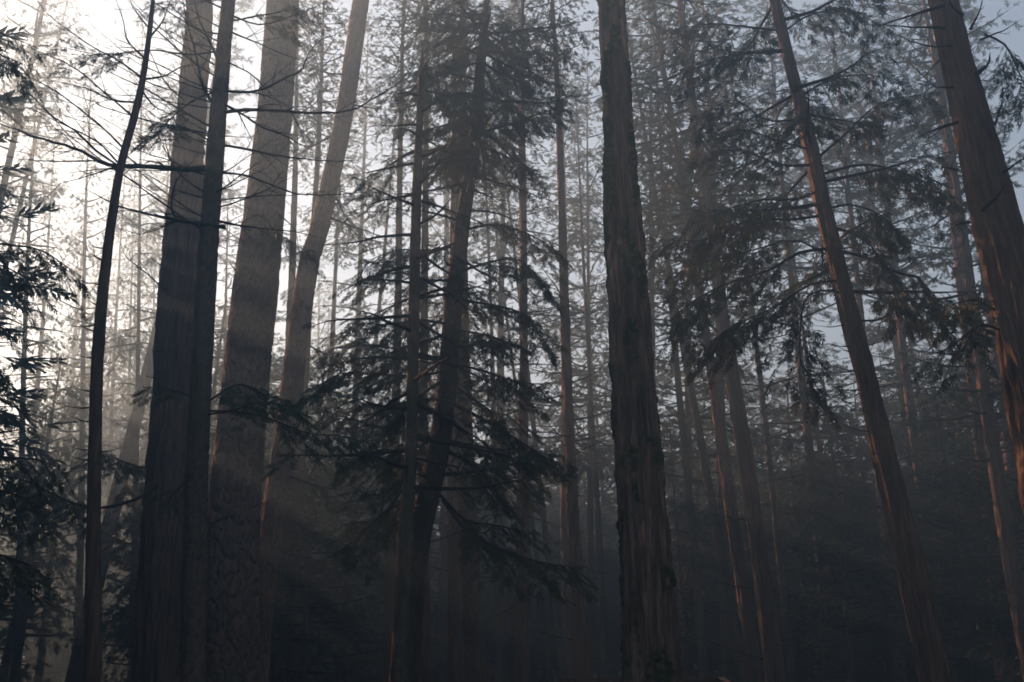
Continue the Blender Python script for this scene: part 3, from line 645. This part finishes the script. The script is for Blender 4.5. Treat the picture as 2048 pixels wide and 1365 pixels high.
# ------------------------------------------------------------------ middle-distance trees, placed stem by stem
MID = [  # kind, x at bottom, x2, y2, width, distance, height, bare branches, crown scale, label
 ("fir", 420, 455, 500, 15, 40, 24, 12, 1.5, "thin grey fir seen in the gap between the narrow fir and the plated pine"),
 ("cedar", 774, 786, 900, 23, 34, 30, 6, .8, "paler straight cedar stem directly left of the two dark central firs"),
 ("cedar", 853, 851, 885, 22, 30, 30, 4, .7, "reddish stem half hidden behind the foot of the leaning central fir"),
 ("cedar", 909, 908, 885, 25, 34, 33, 10, .9, "straight grey-brown cedar just right of the leaning central fir"),
 ("pine", 950, 941, 985, 43, 31, 33, 2, 1.0, "purplish pine with scaly bark beside the grey-brown cedar in the middle"),
 ("fir", 1002, 990, 985, 15, 44.6, 33, 8, .8, "dark thin stem between the purplish pine and the straight tall cedar"),
 ("cedar", 1042, 1044, 720, 24, 32, 33, 16, .9, "straight tall cedar under the tip of the drooping fir bough"),
 ("fir", 1058, 1052, 1000, 14, 40, 32, 4, .8, "dark stem touching the right side of the straight tall cedar"),
 ("fir", 1102, 1076, 1150, 11, 46, 30, 4, .7, "very thin stem leaning left in the blue shade, first of the leaning pair"),
 ("fir", 1128, 1103, 1150, 15, 46, 32, 4, .8, "thin dark stem leaning left in the blue shade, second of the leaning pair"),
 ("cedar", 1168, 1128, 560, 28, 32, 31, 22, .75, "tall cedar with many thin curved dead limbs, left of the mossy trunk"),
 ("fir", 1211, 1195, 1050, 15, 47.8, 33, 3, .9, "faint bluish stem between the tall cedar and the mossy trunk"),
 ("pine", 1232, 1208, 1050, 12, 58, 33, 0, .9, "faint stem with one pink lit edge, beside the mossy trunk"),
 ("fir", 1407, 1358, 745, 20, 38, 29, 14, .8, "dark thin stem nearest to the mossy trunk on its right side"),
 ("fir", 1483, 1428, 1050, 22, 38, 30, 6, .8, "dark leaning stem, leftmost of the three standing close together on the right"),
 ("cedar", 1514, 1425, 780, 27, 33, 31, 10, .9, "dark leaning stem, middle of the three standing close together on the right"),
 ("cedar", 1550, 1450, 640, 35, 31, 33, 10, 1.0, "thickest and rightmost of the three dark leaning stems standing close together"),
 ("fir", 1586, 1532, 885, 16, 46, 33, 8, .9, "thin grey stem just right of the three dark leaning stems"),
 ("fir", 1707, 1640, 885, 14, 48.5, 33, 6, .9, "thin stem lost in teal foliage between the trio and the leaning cedar"),
 ("pine", 1900, 1836, 885, 26, 36.7, 33, 4, 1.0, "pinkish pine stem behind the leaning cedar, toward the right edge"),
 ("pine", 1880, 1790, 700, 24, 44.5, 33, 0, 1.0, "faint mauve pine stem left of the pinkish pine behind the leaning cedar"),
 ("fir", 1930, 1812, 650, 13, 44.6, 33, 6, .8, "thin slanting stem crossing in front of the faint mauve pine"),
 ("cedar", 2070, 1990, 885, 34, 27, 28, 10, 1.0, "dark cedar stem with bright gaps around it at the lower right edge"),
 ("pine", 2010, 1918, 480, 40, 31.3, 33, 2, .9, "pale thick pine seen high between the leaning cedar and the right edge trunk"),
 ("pine", 152, 262, 885, 36, 34.8, 33, 6, .7, "pale leaning pine crossing behind the slender dark tree"),
 ("fir", 242, 252, 1000, 12, 50, 30, 8, .6, "thin pale stem left of the thick furrowed cedar, first of a close pair"),
 ("fir", 253, 260, 1050, 10, 58, 32, 4, .6, "fainter thin stem, second of the close pair left of the thick furrowed cedar"),
 ("fir", 264, 290, 1000, 15, 44, 32, 10, .6, "grey stem showing along the left flank of the thick furrowed cedar"),
 ("pine", 88, 132, 1050, 26, 66, 33, 0, .7, "faint broad pine stem rising from the misty clearing, leaning right"),
 ("fir", 5, 34, 1200, 20, 40, 13, 0, .8, "dark low stem at the bottom left corner, leftmost of three"),
 ("fir", 30, 55, 1180, 16, 42, 14, 0, .8, "dark forked-looking stem at the bottom left corner, middle of three"),
 ("fir", 72, 100, 1150, 18, 44, 15, 0, .8, "dark stem at the bottom left corner, rightmost of three"),
 ("pine", -205, 63, 105, 28, 31, 33, 6, .7, "pale pine trunk rising along the top left edge in the sun glare"),
 ("fir", -200, 100, 160, 20, 36.7, 33, 6, .6, "second thinner glare-washed trunk beside the pale pine at top left"),
 ("fir", 20, 60, 900, 16, 47.7, 33, 0, .7, "thin feathery fir washed out by glare at the left edge"),
 ("cedar", 110, 140, 900, 18, 58, 33, 0, .75, "wispy cedar behind the slender dark tree's bare top"),
 ("fir", 200, 222, 900, 14, 50, 33, 0, .65, "feathery pale fir between the slender dark tree and the thick furrowed cedar"),
 ("cedar", 290, 300, 900, 14, 60, 33, 0, .7, "wispy pale cedar showing left of the thick furrowed cedar's upper trunk"),
 ("fir", 30, 66, 300, 16, 36, 30, 4, .6, "hazy slim fir at the left edge beneath the sun glare"),
 ("cedar", 150, 178, 300, 15, 40, 31, 4, .6, "hazy slim cedar left of the slender dark tree's bare top"),
 ("fir", 262, 282, 300, 14, 35, 29, 4, .55, "hazy slim fir between the slender dark tree and the thick furrowed cedar"),
 ("cedar", 556, 565, 1060, 25, 38, 30, 10, .8, "blue-grey stem close to the foot of the right-leaning pine, left of a pair"),
 ("cedar", 584, 598, 1060, 25, 37, 31, 10, .8, "blue-grey stem right of a pair, behind the right-leaning pine"),
 ("fir", 622, 628, 1100, 13, 64, 33, 0, .8, "faint stem in blue mist right of the blue-grey pair, first of three"),
 ("fir", 650, 652, 1100, 12, 72, 33, 0, .8, "faint stem in blue mist right of the blue-grey pair, second of three"),
 ("fir", 678, 697, 1180, 16, 46, 28, 6, .8, "darker leaning stem right of two faint ones in the blue mist"),
 ("cedar", 1372, 1384, 200, 20, 40.5, 33, 0, 1.0, "pale hazy cedar with its stem showing high right of the mossy trunk"),
 ("fir", 1300, 1303, 100, 22, 37.5, 33, 0, 1.0, "grey hazy fir high behind the mossy trunk"),
 ("cedar", 1140, 1122, 200, 22, 42, 33, 0, 1.05, "tall hazy cedar whose tip stands below the bare sky patch"),
 ("cedar", 1180, 1176, 400, 14, 42, 33, 0, .9, "thin hazy cedar close to the mossy trunk on its left side"),
 ("fir", 1460, 1420, 300, 26, 34.6, 33, 4, 1.1, "hazy dense fir behind the limbs of the leaning cedar"),
 ("fir", 1660, 1560, 300, 24, 37.7, 33, 4, 1.1, "large hazy fir filling the gap left of the leaning cedar's top"),
 ("pine", 1800, 1690, 300, 24, 39, 33, 0, 1.1, "brownish hazy pine right of the leaning cedar's top"),
 ("cedar", 2080, 1930, 300, 26, 38, 33, 4, 1.2, "brownish hazy cedar behind the right edge trunk"),
 ("fir", 1000, 1010, 300, 24, 38.5, 33, 4, 1.1, "hazy fir behind the crown of the leaning central fir"),
 ("cedar", 880, 900, 300, 22, 42, 33, 4, 1.1, "hazy cedar between the two central firs"),
 ("fir", 700, 725, 400, 20, 40.3, 33, 4, 1.0, "hazy fir filling the gap between the leaning pine and the central firs"),
 ("cedar", 640, 668, 600, 18, 48.5, 33, 0, 1.0, "pale cedar in the sunbeam right of the leaning pine"),
]
for kind, xb, x2, y2, wp, d, H, nb, cs, lab in MID:
    cz = None
    if y2 < 420 and xb > 1300: cs *= 1.25
    if y2 >= 480 and d <= 50 and 500 < xb < 1300: d *= 0.80; H = min(H, 28.0); cz = H/34*0.45; cs *= 0.8
    elif y2 >= 480 and d <= 50 and 1300 <= xb < 1800: d *= 0.86; cz = min(H, 33)/34*0.8
    px_tree(kind, xb, x2, y2, wp, d, H, lab, nbare=nb, cscale=cs, cz=cz)

# young leafy conifers of the understorey, several added to block the low sun
YOUNG = [(25, 38, 14.5, "dark young fir added low at the left edge behind the drooping sprays to block sun"), (285, 30.5, 11, "small leafy fir added low on the left side of the thick furrowed cedar to block sun"), (905, 44, 17, "leafy young fir in haze right behind the leaning central fir's stem"), (1015, 50, 16, "leafy young fir added in haze left of the straight tall cedar to block sun"), (740, 42, 16, "hazy young fir added in the gap left of the companion fir to block sun"), (345, 33, 15, "leafy young fir added almost hidden behind the thick furrowed cedar and the narrow fir to block sun"), (440, 34, 15, "leafy young fir in the dark gap behind the plated pine's lower trunk"), (290, 39, 13, "misty leafy fir added on the left flank of the thick furrowed cedar to block sun"),
         (525, 36, 14, "leafy young fir added behind the foot of the right-leaning pine to block sun"), (610, 29, 11.5, "young fir with drooping dark sprays between the right-leaning pine and the central firs"), (130, 58, 23.5, "tall pale young fir in the lit mist behind the slender dark tree"), (245, 63, 24.5, "pale bushy fir in the mist left of the thick furrowed cedar's trunk"), (470, 44, 19, "leafy young fir added in the narrow gap behind the plated pine to block sun"), (330, 46, 20, "leafy young fir added mostly hidden behind the thick furrowed cedar to block sun"), (1390, 40, 13, "young leafy fir in the dark between the mossy trunk and the three leaning stems"), (1470, 44, 14, "young fir filling the gap behind the three dark leaning stems"), (1620, 42, 15, "bushy teal young fir right of the three dark leaning stems"), (1700, 36, 13, "bushy young fir low behind the leaning cedar, left of its stem"),
         (1790, 45, 15, "tall young fir behind the middle of the leaning cedar"), (1960, 34, 13, "dark young fir at the lower right, beside the dark edge cedar"), (2060, 30, 12, "dark young fir cut by the lower right edge"), (1880, 50, 16, "young fir deep between the leaning cedar and the pinkish pine"), (1560, 52, 16, "young fir deep in the shade behind the trio of stems"),
         (1090, 52, 14, "low young fir in blue shade left of the tall cedar with dead limbs"), (985, 54, 13, "low young fir in blue shade behind the purplish pine"), (1200, 50, 13, "low young fir in blue shade at the left side of the mossy trunk"), (40, 57, 12, "young fir thicket tree at the bottom left corner"), (120, 66, 12, "pale young fir in the mist beside the bottom left stems"),
         (690, 35, 13, "small fir with drooping sprays left of the central firs' feet"), (-30, 52, 11, "young fir cut by the bottom left edge")]
for x, d, H, lab in YOUNG:
    p = at(x, 1365, d); p[2] = float(terrain(p[0], p[1])); tree("young", p, (RNG.normal(0, .02), RNG.normal(0, .02), 1), 0.02*H, H, lab, cscale=RNG.uniform(0.95, 1.25))

# distant forest: every tree its own object
DIST = [("far conifer stem fading into pale mist in the clearing behind the slender dark tree", "pale conifers in the clearing"), ("faint distant conifer in bluish haze between the sunlit pines and the central firs", "blue hazed conifers behind the pines"),
        ("faint distant conifer in deep blue haze behind the central firs and tall cedars", "blue hazed conifers behind the middle"), ("dim distant conifer deep in shade behind the leaning stems on the right", "dim conifers deep on the right")]
RD = np.random.default_rng(91)
n = 0; NF = 250
while n < NF:
    x = -160 + 2380*((n*0.618034) % 1.0) + RD.uniform(-25, 25); d = RD.uniform(62, 132) if n % 3 else RD.uniform(95, 132)
    if x < 420 and d < 88: d = RD.uniform(92, 132)
    H = RD.uniform(22, 29) if 1060 < x < 1240 else RD.uniform(24, 33)
    if x < 420: H = RD.uniform(22, 32)
    if d > 90: H = min(H, 28)
    yg = n % 5 == 0 or n >= 150
    if n >= 150: d = RD.uniform(112, 136)
    if n >= 226: x = 1340+760*((n-226+0.5)/24)+RD.uniform(-15, 15); d = RD.uniform(38, 66)
    elif n >= 200: x = -20+800*((n-200+0.5)/26)+RD.uniform(-12, 12); d = RD.uniform(64, 96)
    elif n >= 176: x = 340+1050*((n-176+0.5)/24)+RD.uniform(-20, 20); d = RD.uniform(52, 74)
    p = at(x, 1365, d); p[2] = float(terrain(p[0], p[1]))
    kd = "young" if yg else ["cedar", "fir", "fir", "pine"][RD.integers(4)]
    if yg: H = RD.uniform(10, 17) if n < 176 else RD.uniform(15, 20) if n < 200 else RD.uniform(19, 24) if n < 226 else RD.uniform(14, 22)
    lab, grp = DIST[0 if x < 420 else 1 if x < 760 else 2 if x < 1300 else 3]
    tree(kd, p, (RD.normal(0, .02), RD.normal(0, .02), 1), RD.uniform(0.4, 0.9) if not yg else 0.25, H, lab, grp, cscale=RD.uniform(1.0, 1.5), ck="fir" if kd == "pine" else None, name="distant_conifer")
    n += 1

# unseen conifers added outside the frame to block sun and low sky
OFF = []; RO = np.random.default_rng(92)
for k in range(160):                       # dense stand to the left, towards the sun, height set to cut it off
    y = 1+92*((k*0.618034) % 1.0); OFF.append((-0.58*y-max(3.5, 9-0.16*y)-RO.uniform(0, 14), y, RO.uniform(20.8, 24.8)-min(8.5, max(0, y-34)*0.45), "young"))
for k in range(34):                       # far stand to the left, beyond the clearing's edge
    a = math.radians(RO.uniform(31, 80)); r = RO.uniform(70, 125); OFF.append((-r*math.sin(a), r*math.cos(a), RO.uniform(17, 25)))
for k in range(44):                       # around and behind the photographer
    r = 9+36*RO.uniform(0, 1)**0.8; a = RO.uniform(math.radians(88), math.radians(312)-7.0/r); OFF.append((-r*math.sin(a), r*math.cos(a), RO.uniform(18, 28)))
for k in range(46):                       # lower trees behind the camera, added to keep skylight off the trunk feet
    r = 11+22*RO.uniform(0, 1); a = RO.uniform(math.radians(100), math.radians(262)); OFF.append((-r*math.sin(a), r*math.cos(a), RO.uniform(6, 10), "young"))
for k in range(58):                       # to the right
    r = RO.uniform(16, 60); a = math.radians(RO.uniform(33, 72))+5.5/r; OFF.append((r*math.sin(a), r*math.cos(a), RO.uniform(24, 33)))
def forest_mass(spots):
    """unseen shade trees added outside the frame: one mass of instanced conifers"""
    sets = {}
    for nm, lst in (("crown", [CROWN["cedar"][0], CROWN["cedar"][1], CROWN["fir"][0], CROWN["fir"][1], CROWN["young"][0], CROWN["young"][1]]), ("trunk", [TRUNK["cedar"], TRUNK["fir"], TRUNK["young"]])):
        c = bpy.data.collections.new("forest_"+nm)
        for i, me in enumerate(lst): c.objects.link(bpy.data.objects.new("forest_%s_%d" % (nm, i), me))
        sets[nm] = c
    n = len(spots); co = np.zeros((n, 3)); cs = np.zeros((n, 3)); ts = np.zeros((n, 3)); rot = np.zeros((n, 3)); off = np.zeros((n, 3)); cpk = np.zeros(n, np.int32); tpk = np.zeros(n, np.int32)
    for i, (x, y, H, *kd) in enumerate(spots):
        kd = kd[0] if kd else ["cedar", "fir"][RO.integers(2)]; Hp, rp = (14.0, 0.22) if kd == "young" else (34.0, 0.60)
        k = H/Hp; wd = k*RO.uniform(1.2, 1.8); dm = RO.uniform(0.4, 0.7)/rp; zs = k if kd == "young" else k*1.15
        co[i] = (x, y, float(terrain(x, y))); cs[i] = (wd, wd, zs); ts[i] = (dm, dm, k); rot[i] = (0, 0, RO.uniform(0, 6.28)); off[i] = (0, 0, H-Hp*zs)
        cpk[i] = {"cedar": 0, "fir": 2, "young": 4}[kd]+RO.integers(2); tpk[i] = {"cedar": 0, "fir": 1, "young": 2}[kd]
    me = bpy.data.meshes.new("unseen_shade_forest"); me.vertices.add(n); me.vertices.foreach_set("co", co.astype(np.float32).ravel())
    for nm, arr in (("crown_scale", cs), ("trunk_scale", ts), ("turn", rot), ("lift", off)):
        a_ = me.attributes.new(nm, 'FLOAT_VECTOR', 'POINT'); a_.data.foreach_set("vector", arr.astype(np.float32).ravel())
    for nm, arr in (("crown_pick", cpk), ("trunk_pick", tpk)):
        a_ = me.attributes.new(nm, 'INT', 'POINT'); a_.data.foreach_set("value", arr)
    o = link("unseen_shade_forest", me); o["kind"] = "stuff"; o["label"] = "unseen dense conifers added round about, out of view, to shade the wood"
    g = bpy.data.node_groups.new("forest_scatter", 'GeometryNodeTree')
    g.interface.new_socket("Geometry", in_out='INPUT', socket_type='NodeSocketGeometry'); g.interface.new_socket("Geometry", in_out='OUTPUT', socket_type='NodeSocketGeometry')
    gi, go, jn = g.nodes.new("NodeGroupInput"), g.nodes.new("NodeGroupOutput"), g.nodes.new("GeometryNodeJoinGeometry")
    def named(nm, ty):
        q = g.nodes.new("GeometryNodeInputNamedAttribute"); q.data_type = ty; q.inputs["Name"].default_value = nm; return q.outputs["Attribute"]
    for nm in ("crown", "trunk"):
        ci = g.nodes.new("GeometryNodeCollectionInfo"); ci.inputs["Collection"].default_value = sets[nm]; ci.inputs["Separate Children"].default_value = True; ci.inputs["Reset Children"].default_value = True
        sp_ = g.nodes.new("GeometryNodeSetPosition"); g.links.new(gi.outputs[0], sp_.inputs["Geometry"])
        if nm == "crown": g.links.new(named("lift", 'FLOAT_VECTOR'), sp_.inputs["Offset"])
        ip = g.nodes.new("GeometryNodeInstanceOnPoints"); g.links.new(sp_.outputs[0], ip.inputs["Points"]); g.links.new(ci.outputs[0], ip.inputs["Instance"])
        ip.inputs["Pick Instance"].default_value = True; g.links.new(named(nm+"_pick", 'INT'), ip.inputs["Instance Index"])
        g.links.new(named("turn", 'FLOAT_VECTOR'), ip.inputs["Rotation"]); g.links.new(named(nm+"_scale", 'FLOAT_VECTOR'), ip.inputs["Scale"])
        g.links.new(ip.outputs[0], jn.inputs[0])
    g.links.new(jn.outputs[0], go.inputs[0])
    md = o.modifiers.new("forest_scatter", 'NODES'); md.node_group = g
forest_mass(OFF)

# ------------------------------------------------------------------ wooden rail at the bottom
def box(mb, a, b, wd, ht, up=(0, 0, 1)):
    a, b = np.array(a, float), np.array(b, float); d = nrm(b-a); s_ = nrm(np.cross(d, up)); u = np.cross(s_, d)
    V = [p + s_*x*wd/2 + u*y*ht/2 for p in (a, b) for x, y in ((-1, -1), (1, -1), (1, 1), (-1, 1))]
    mb.add(V, [(0, 3, 2, 1), (4, 5, 6, 7), (0, 1, 5, 4), (1, 2, 6, 5), (2, 3, 7, 6), (3, 0, 4, 7)])
m, t, out = new_mat("weathered_wood"); v = mapping(t, (0.4, 6, 6))
c = ramp(t, noise(t, v, 5, 6, .65), [(0.3, (0.10, 0.045, 0.026)), (0.55, (0.20, 0.095, 0.055)), (0.8, (0.30, 0.16, 0.095))])
b = t.nodes.new("ShaderNodeBsdfPrincipled"); b.inputs["Roughness"].default_value = 0.8; t.links.new(c, b.inputs["Base Color"]); t.links.new(b.outputs[0], out.inputs["Surface"])
M_WOOD = m
A, B, C_ = at(1120, 1361, 22), at(1440, 1356, 22.6), at(1500, 1392, 20.6)
g = float(terrain(A[0], A[1])); rl = thing("wooden_railing", "low reddish brown wooden railing peeking up at the bottom behind the mossy trunk", "railing", (A[0], A[1], g))
off = np.array([A[0], A[1], g])
def piece(nm, a, b, wd, ht):
    mb = MB(); box(mb, a-off, b-off, wd, ht); link(nm, mb.mesh(nm, [M_WOOD]), rl)
dz = np.array([0, 0, 1.0])
piece("cap_board", A, B, 0.14, 0.035); piece("cap_board", B+dz*0.003, C_, 0.14, 0.035)
piece("face_plank", A-dz*0.115+np.array([0, .03, 0]), B-dz*0.115+np.array([0, .03, 0]), 0.035, 0.15); piece("face_plank", B-dz*0.118+np.array([.03, 0, 0]), C_-dz*0.118+np.array([.03, 0, 0]), 0.035, 0.15)
piece("lower_plank", A-dz*0.5+np.array([0, .03, 0]), B-dz*0.5+np.array([0, .03, 0]), 0.035, 0.14)
for f in (0.02, 0.26, 0.5, 0.74, 0.98):
    q = A+(B-A)*f; mb = MB(); a_ = q-off+np.array([0, .10, 0]); a_[2] -= 0.02; e_ = a_.copy(); e_[2] = -0.3; box(mb, a_, e_, 0.09, 0.09, (0, 1, 0)); link("post", mb.mesh("post", [M_WOOD]), rl)

# ------------------------------------------------------------------ haze
mb = MB(); x0, x1, y0, y1, z0, z1 = -150, 150, -70, 160, -3.0, 36.5
V = [(x, y, z) for z in (z0, z1) for x, y in ((x0, y0), (x1, y0), (x1, y1), (x0, y1))]
mb.add(V, [(0, 3, 2, 1), (4, 5, 6, 7), (0, 1, 5, 4), (1, 2, 6, 5), (2, 3, 7, 6), (3, 0, 4, 7)])
m, t, out = new_mat("haze_air"); pv = t.nodes.new("ShaderNodeVolumePrincipled")
pv.inputs["Color"].default_value = (0.50, 0.79, 1.0, 1); pv.inputs["Density"].default_value = HAZE_DENSITY; pv.inputs["Anisotropy"].default_value = 0.6
t.links.new(pv.outputs[0], out.inputs["Volume"])
hz = link("haze", mb.mesh("haze", [m])); hz["kind"] = "stuff"; hz["label"] = "thin smoky morning haze lit by the low sun"; hz.display_type = 'WIRE'
for o in list(bpy.data.objects):
    if "_d" in o: del o["_d"]
